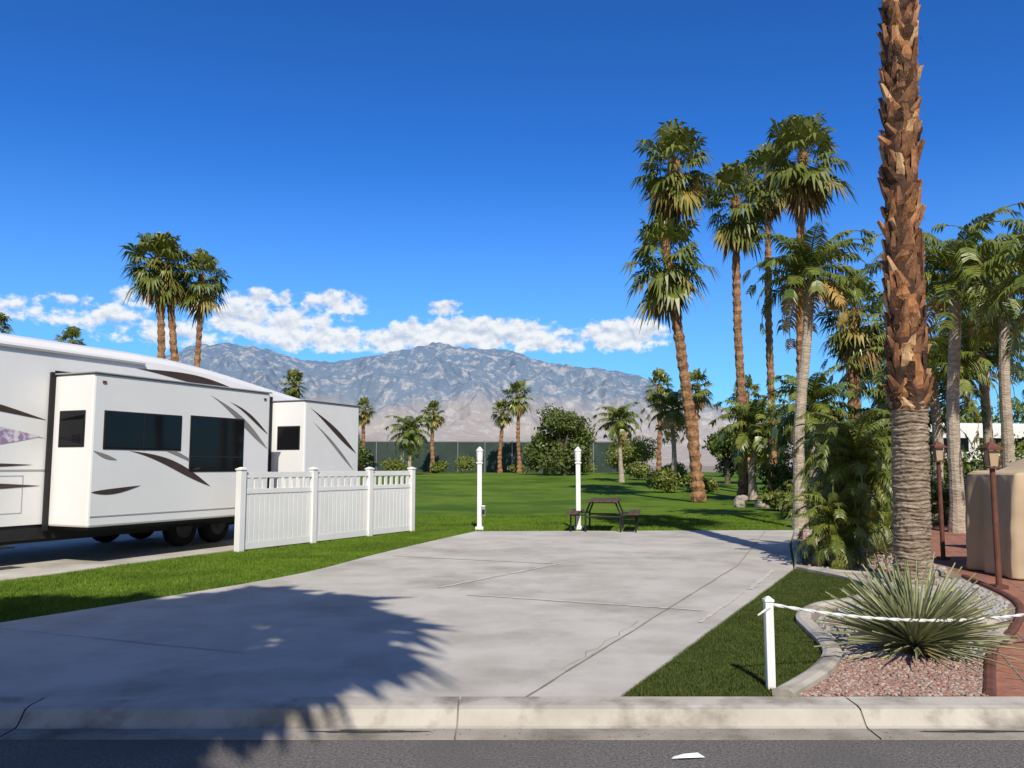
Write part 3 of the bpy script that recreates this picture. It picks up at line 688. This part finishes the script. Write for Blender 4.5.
# ------------------------------------------------------------ white vinyl fence
def fence():
    e=empty('white_vinyl_fence'); A=Vector((-5.10,15.55,0)); B=Vector((-2.47,20.3,0)); d=(B-A).normalized(); rz=math.atan2(d.y,d.x)
    T=[0,.36,.70,1.0]; P=[A.lerp(B,t) for t in T]
    mb=MB()
    for p in P:
        mb.box((p.x,p.y,.76),(.135,.135,1.52),rz=rz)
        mb.box((p.x,p.y,1.535),(.165,.165,.03),rz=rz); mb.box((p.x,p.y,1.565),(.15,.15,.03),rz=rz,top=.3)
    mb.build('posts',[m_white],e,bevel=.006)
    mb=MB()
    for i in range(3):
        a,b=P[i]+d*.07,P[i+1]-d*.07; c=(a+b)/2; L=(b-a).length
        for z,h in((.10,.13),(1.12,.09),(1.43,.11)): mb.box((c.x,c.y,z),(L,.05,h),rz=rz)
        n=int(L/.125)
        for k in range(n):
            p=a+d*(L*(k+.5)/n)
            mb.box((p.x,p.y,.62),(L/n-.014,.028,.905),rz=rz)
        n2=int(L/.19)
        for k in range(n2):
            p=a+d*(L*(k+.5)/n2); mb.box((p.x,p.y,1.27),(.095,.026,.208),rz=rz)
    mb.build('panels',[m_white],e,bevel=.003)
fence()

def pedestal(x,y,box=True):
    e=empty('white_lamp_post'); mb=MB()
    mb.box((x,y,.04),(.2,.2,.08)); mb.box((x,y,.85),(.115,.115,1.62)); mb.box((x,y,1.68),(.16,.16,.04))
    mb.build('post',[m_white],e,bevel=.006)
    mb=MB(); mb.tube([(x,y,1.70),(x,y,1.74),(x,y,1.96),(x,y,1.99),(x,y,2.05),(x,y,2.09)],[.05,.075,.085,.10,.05,.012],12); mb.build('lantern',[m_white],e)
    if box:
        mb=MB(); mb.box((x+.10,y-.03,.48),(.1,.12,.26)); mb.build('outlet_box',[m_metal],e,bevel=.01)
        mb=MB(); mb.box((x+.10,y-.095,.45),(.07,.02,.12)); mb.build('outlet_cover',[m_black],e)
pedestal(-.82,20.9); pedestal(1.68,21.0,False)

def table(x,y,rz):
    e=empty('picnic_table'); e.location=(x,y,.02); e.rotation_euler=(0,0,rz)
    mb=MB()
    for k in range(5): mb.box((-.30+k*.15,0,.735),(.14,1.8,.035))
    mb.build('table_top',[m_wood],e,bevel=.004)
    for s in(-1,1):
        mb=MB()
        for k in range(2): mb.box((s*(.66+k*.14),0,.44),(.13,1.8,.035))
        mb.build('bench',[m_wood],e,bevel=.004)
    mb=MB()
    for yy in(-.62,.62):
        for s in(-1,1):
            mb.tube([(s*.30,yy,.715),(s*.42,yy,.42),(s*.42,yy,.0)],[.022,.022,.022],8)
            mb.tube([(s*.42,yy,.40),(s*.80,yy,.40)],[.02,.02],8); mb.tube([(s*.78,yy,.40),(s*.78,yy,0)],[.02,.02],8)
        mb.tube([(-.42,yy,.36),(.42,yy,.36)],[.02,.02],8); mb.tube([(-.32,yy,.705),(.32,yy,.705)],[.02,.02],8)
    mb.build('frame',[m_black],e)
table(2.3,20.6,rad(-10))

e=empty('rope_barrier'); mb=MB(); mb.box((1.86,6.08,.31),(.058,.058,.62)); mb.box((1.86,6.08,.63),(.07,.07,.02)); mb.box((1.86,6.08,.65),(.06,.06,.02),top=.3); mb.build('post',[m_white],e,bevel=.004)
mb=MB(); mb.box((6.4,8.0,.31),(.058,.058,.62)); mb.box((6.4,8.0,.63),(.07,.07,.02)); mb.build('post',[m_white],e,bevel=.004)
mb=MB(); a=Vector((1.89,6.08,.60)); b=Vector((6.38,8.0,.60)); P=[]
for i in range(121):
    t=i/120; p=a.lerp(b,t); p.z-=.26*4*t*(1-t); P.append(p)
for s in range(2):
    mb.tube([p+Vector((0,.006*math.cos(i*.9+s*3.14),.006*math.sin(i*.9+s*3.14))) for i,p in enumerate(P)],[.0075]*121,6)
mb.tube([(1.86,6.045,.59),(1.80,6.04,.55),(1.77,6.04,.53)],[.01,.008,.006],6)
mb.build('rope',[m_rope],e)

def path_lamp(x,y,h):
    e=empty('garden_lamp'); mb=MB(); mb.box((x,y,.03),(.16,.16,.06)); mb.tube([(x,y,.0),(x,y,h-.28)],[.038,.034],12)
    mb.box((x,y,h-.27),(.16,.16,.025)); 
    for dx in(-1,1):
        for dy in(-1,1): mb.tube([(x+dx*.06,y+dy*.06,h-.26),(x+dx*.085,y+dy*.085,h-.04)],[.008,.008],5)
    mb.box((x,y,h-.025),(.22,.22,.03)); mb.box((x,y,h+.03),(.19,.19,.08),top=.2); mb.tube([(x,y,h+.06),(x,y,h+.13)],[.015,.008],6)
    mb.build('post',[m_rust],e); mb=MB(); mb.box((x,y,h-.15),(.10,.10,.2),top=1.3); mb.build('lens',[m_lens],e)
path_lamp(6.35,10.9,1.85); path_lamp(7.35,14.2,1.95)
# canvas-covered grill island: box under a fitted cloth with soft vertical hanging pleats
bm=bmesh.new(); bmesh.ops.create_cube(bm,size=1); bmesh.ops.subdivide_edges(bm,edges=bm.edges,cuts=70,use_grid_fill=True)
for v in bm.verts:
    p=v.co; zt=p.z+.5
    onx=abs(p.x)>=.499; ony=abs(p.y)>=.499
    s=p.x*2.0 if ony else p.y*1.2+5
    ph=2.2*mn.noise(Vector((s*1.1,zt*.5,4)))
    pleat=.035*math.sin(s*13+ph)+.028*math.sin(s*6.1+ph*1.7)
    fold=.05+pleat*(1-zt**2)*1.1+.018*mn.noise(Vector((s*5,zt*5,1)))*(1 if zt<.95 else 0)
    x=p.x*2.0*(1+.05*(1-zt)); y=p.y*1.2*(1+.08*(1-zt)); z=zt*(1.50+.22*sst(-.35,-.05,p.x))
    if zt>.985: z+=.03*mn.noise(Vector((x*1.6,y*1.6,3)))-.035*(max(abs(p.x),abs(p.y))*2)**10
    elif onx: x+=math.copysign(fold-.04*zt**8,p.x)
    if ony and zt<.985: y+=math.copysign(fold-.04*zt**8,p.y)
    v.co=Vector((x+8.15,y+12.3,z+.03))
me=bpy.data.meshes.new('covered_grill'); bm.to_mesh(me); bm.free(); me.materials.append(m_tarp)
for p in me.polygons: p.use_smooth=True
ob=bpy.data.objects.new('covered_grill_island',me); SC.collection.objects.link(ob)

mb=MB(); 
mb.add([(.92,4.93,-.083),(1.0,4.92,-.075),(1.12,4.945,-.08),(1.08,4.965,-.06),(1.0,4.96,-.065),(.94,4.955,-.078)],[(0,1,4,5),(1,2,3,4)])
mb.build('litter_paper',[m_paper])
mb=MB()
for i in range(340):
    x=random.uniform(-5,5); y=random.choice([random.uniform(5.29,5.45)]*3+[random.uniform(3.8,5.3)]); z=-.078 if y>5.28 else -.086; a=random.uniform(0,6.28); s=random.uniform(.005,.014)
    if i%3==0: x=random.uniform(-3,3); y=random.uniform(6,13); z=.024; s*=.8
    mb.add([(x-s*math.cos(a),y-s*math.sin(a),z),(x+s*.3*math.sin(a),y-s*.3*math.cos(a),z+.003),(x+s*math.cos(a),y+s*math.sin(a),z+.004),(x-s*.3*math.sin(a),y+s*.3*math.cos(a),z+.003)],[(0,1,2,3)])
mb.build('leaf_litter',[m_dead])

# ------------------------------------------------------------ mountains
def mountains():
    prof=[(-420,440),(-200,425),(0,405),(100,385),(150,370),(190,356),(215,351),(245,352),(280,356),(330,363),(360,361),(390,354),(415,347),(440,345),(480,349),(520,353),(545,359),(580,367),(615,373),(640,378),(660,388),(700,403),(760,422),(900,436),(1200,445)]
    nu,nv=820,190; V=np.zeros((nv,nu,3)); 
    px=np.linspace(-300,1150,nu); py=np.interp(px,[p[0] for p in prof],[p[1] for p in prof])
    az=np.arctan((px-512)/820/.995)
    for i in range(nu):
        Hc=(466-py[i])/820*8200*1.0
        for j in range(nv):
            t=j/(nv-1)*1.15; r=4600+3600*t
            x=r*math.sin(az[i]); y=r*math.cos(az[i])
            base=Hc*(.30*(t/.5)**1.3 if t<.5 else (.30+.70*((min(t,1)-.5)/.5)**1.15))
            if t>1: base-=Hc*(t-1)*1.5
            q=Vector((x/1500,y/1500,0))
            w=mn.noise(q*.9)*.5
            rg=mn.ridged_multi_fractal(q*1.9+Vector((w,w,5)),1.0,2.1,6,1.0,2.0)-1.0
            rg2=mn.fractal(Vector((x/120,y/120,0)),.8,2,4)
            amp=sst(.26,.65,t)*(1-.80*math.exp(-((t-1)/.09)**2))
            V[j,i]=(x,y,max(-5,base+Hc*.23*rg*amp+Hc*.018*rg2*sst(.25,.6,t)))
    idx=np.arange(nu*nv).reshape(nv,nu)
    F=np.stack([idx[:-1,:-1],idx[:-1,1:],idx[1:,1:],idx[1:,:-1]],2).reshape(-1,4)
    m=bpy.data.materials.new('hazed_mountain_rock'); m.use_nodes=True; n,l=nt(m); p=n['Principled BSDF']; p.inputs['Roughness'].default_value=1; p.inputs['Specular IOR Level'].default_value=0
    g=n.new('ShaderNodeNewGeometry'); sp=n.new('ShaderNodeSeparateXYZ'); l.new(g.outputs['Position'],sp.inputs[0])
    no=n.new('ShaderNodeTexNoise'); no.inputs['Scale'].default_value=.0022; no.inputs['Detail'].default_value=10; no.inputs['Roughness'].default_value=.65; l.new(g.outputs['Position'],no.inputs['Vector'])
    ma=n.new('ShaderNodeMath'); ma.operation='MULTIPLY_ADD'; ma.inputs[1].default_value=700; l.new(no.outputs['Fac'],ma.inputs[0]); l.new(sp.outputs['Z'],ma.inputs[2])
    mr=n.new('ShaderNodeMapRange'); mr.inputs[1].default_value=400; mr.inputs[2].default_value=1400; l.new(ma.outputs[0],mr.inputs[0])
    cr=n.new('ShaderNodeValToRGB'); e=cr.color_ramp.elements; e[0].color=(.36,.315,.285,1); e[0].position=0; e[1].color=(.12,.18,.265,1); e[1].position=1  # blue-grey distance haze is painted into the rock colours
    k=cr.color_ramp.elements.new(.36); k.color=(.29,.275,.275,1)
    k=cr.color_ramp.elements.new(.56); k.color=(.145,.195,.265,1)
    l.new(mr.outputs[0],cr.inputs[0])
    n2=n.new('ShaderNodeTexNoise'); n2.inputs['Scale'].default_value=.010; n2.inputs['Detail'].default_value=9; n2.inputs['Roughness'].default_value=.72; l.new(g.outputs['Position'],n2.inputs['Vector'])
    mr2=n.new('ShaderNodeMapRange'); mr2.inputs[1].default_value=.50; mr2.inputs[2].default_value=.62; mr2.inputs[4].default_value=.75; l.new(n2.outputs['Fac'],mr2.inputs[0])
    mx=n.new('ShaderNodeMix'); mx.data_type='RGBA'; mx.inputs[7].default_value=(.42,.41,.41,1); l.new(mr2.outputs[0],mx.inputs[0]); l.new(cr.outputs[0],mx.inputs[6]); l.new(mx.outputs[2],p.inputs['Base Color'])
    np_mesh('mountains',V.reshape(-1,3),F,[m],smooth=False)
mountains()

# ------------------------------------------------------------ sky + sun
SUNEL=43; sh=Vector((-.12,1,0)).normalized()
el=rad(SUNEL); sd=Vector((sh.x*math.cos(el),sh.y*math.cos(el),-math.sin(el)))
sun=bpy.data.lights.new('sun','SUN'); sun.energy=5.0; sun.angle=rad(.5); sun.color=(1,.94,.84)
so=bpy.data.objects.new('sun',sun); so.rotation_euler=sd.to_track_quat('-Z','Y').to_euler(); SC.collection.objects.link(so)
wd=bpy.data.worlds.new('World'); SC.world=wd; wd.use_nodes=True; n=wd.node_tree.nodes; l=wd.node_tree.links
bg=n['Background']; bg.inputs['Strength'].default_value=.10
sky=n.new('ShaderNodeTexSky'); sky.sky_type='NISHITA'; sky.sun_disc=False; sky.sun_elevation=el; sky.sun_rotation=math.atan2(-sh.x,-sh.y)
sky.air_density=1.0; sky.dust_density=.3; sky.ozone_density=3.0; sky.altitude=200
t0=n.new('ShaderNodeMix'); t0.data_type='RGBA'; t0.blend_type='MULTIPLY'; t0.inputs[0].default_value=1; t0.inputs[7].default_value=(.05,.11,.160,1); l.new(sky.outputs[0],t0.inputs[6])
gm=n.new('ShaderNodeGamma'); gm.inputs[1].default_value=1.35; l.new(t0.outputs[2],gm.inputs[0])
tint=n.new('ShaderNodeMix'); tint.data_type='RGBA'; tint.blend_type='MULTIPLY'; tint.inputs[0].default_value=1; tint.clamp_result=False; tint.inputs[7].default_value=(12,11.5,11.5,1); l.new(gm.outputs[0],tint.inputs[6])
tc=n.new('ShaderNodeTexCoord'); sp=n.new('ShaderNodeSeparateXYZ'); l.new(tc.outputs['Generated'],sp.inputs[0])
def mth(op,a,b=None,c=None,clamp=False):
    m=n.new('ShaderNodeMath'); m.operation=op; m.use_clamp=clamp
    for i,v in enumerate((a,b,c)):
        if v is None: continue
        if isinstance(v,(int,float)): m.inputs[i].default_value=v
        else: l.new(v,m.inputs[i])
    return m.outputs[0]
def mixc(fac,a,b):
    m=n.new('ShaderNodeMix'); m.data_type='RGBA'; l.new(fac,m.inputs[0])
    for i,v in((6,a),(7,b)):
        if isinstance(v,tuple): m.inputs[i].default_value=(*v,1)
        else: l.new(v,m.inputs[i])
    return m.outputs[2]
def mrange(x,a,b,c=0,d=1,smooth=True):
    m=n.new('ShaderNodeMapRange'); m.interpolation_type='SMOOTHSTEP' if smooth else 'LINEAR'
    for i,v in enumerate((a,b,c,d)): m.inputs[i+1].default_value=v
    l.new(x,m.inputs[0]); return m.outputs[0]
az=mth('MULTIPLY',mth('ARCTAN2',sp.outputs[0],sp.outputs[1]),57.2958); elv=mth('MULTIPLY',mth('ARCSINE',sp.outputs[2]),57.2958)
haze=mrange(elv,22,2,0,.42)
skyc=mixc(haze,tint.outputs[2],(3.0,5.4,7.8))
rear_fill=mrange(sp.outputs[1],-.05,-.6,0,.75)  # pale sky added behind the camera to neutralise the blue ambient light
skyc=mixc(rear_fill,skyc,(3.0,2.9,2.8))
cb=n.new('ShaderNodeCombineXYZ'); l.new(mth('MULTIPLY',az,.50),cb.inputs[0]); l.new(mth('MULTIPLY',elv,.66),cb.inputs[1])
nz=n.new('ShaderNodeTexNoise'); nz.inputs['Scale'].default_value=1.5; nz.inputs['Detail'].default_value=7; nz.inputs['Roughness'].default_value=.58; l.new(cb.outputs[0],nz.inputs['Vector'])
clouds=[(-24.6,10.7,2.0,.8,1.2),(-17.3,11.1,2.6,.75,1.2),(-12.3,11.1,2.4,.9,1.3),(-5,10.9,1.5,.6,1.3),(-17,9.6,5.8,1.3,1.7),(-2.6,9.2,7.0,1.3,2.2),(-7.5,8.7,4.8,1.0,1.8),(7.8,9.05,3.6,1.25,2.0),(2.5,8.5,3.6,.7,1.5),(-13.5,8.7,5.2,1.1,1.6),(-29,9.4,6.5,1.0,.9),(-23,8.6,4.8,.9,1.1)]
acc=None
for a,e_,ra,re,s in clouds:
    dx=mth('DIVIDE',mth('SUBTRACT',az,a),ra); dy=mth('DIVIDE',mth('SUBTRACT',elv,e_),re)
    v=mth('MULTIPLY',mth('SUBTRACT',1,mth('ADD',mth('MULTIPLY',dx,dx),mth('MULTIPLY',dy,dy))),s)
    v=mth('MAXIMUM',v,-1.5)
    acc=v if acc is None else mth('MAXIMUM',acc,v)
den=mth('ADD',acc,mth('MULTIPLY',mth('SUBTRACT',nz.outputs['Fac'],.48),6.0))
cf=mrange(den,.0,1.3,0,.96)
cb2=n.new('ShaderNodeVectorMath'); cb2.operation='ADD'; cb2.inputs[1].default_value=(0.04,.24,0); l.new(cb.outputs[0],cb2.inputs[0])
nz2=n.new('ShaderNodeTexNoise'); nz2.inputs['Scale'].default_value=1.5; nz2.inputs['Detail'].default_value=4; l.new(cb2.outputs[0],nz2.inputs['Vector'])
shd=mrange(mth('SUBTRACT',nz.outputs['Fac'],nz2.outputs['Fac']),-.20,.08,smooth=False)
cc=mixc(shd,(5.2,6.0,7.3),(9.2,9.4,9.6))
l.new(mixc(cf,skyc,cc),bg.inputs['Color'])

# ------------------------------------------------------------ camera
cam=bpy.data.cameras.new('camera'); cam.sensor_width=36; cam.lens=28.83; cam.clip_end=40000; cam.clip_start=.05
co=bpy.data.objects.new('camera',cam); co.location=(0,0,1.6); co.rotation_euler=(rad(90+5.71),0,0); SC.collection.objects.link(co); SC.camera=co
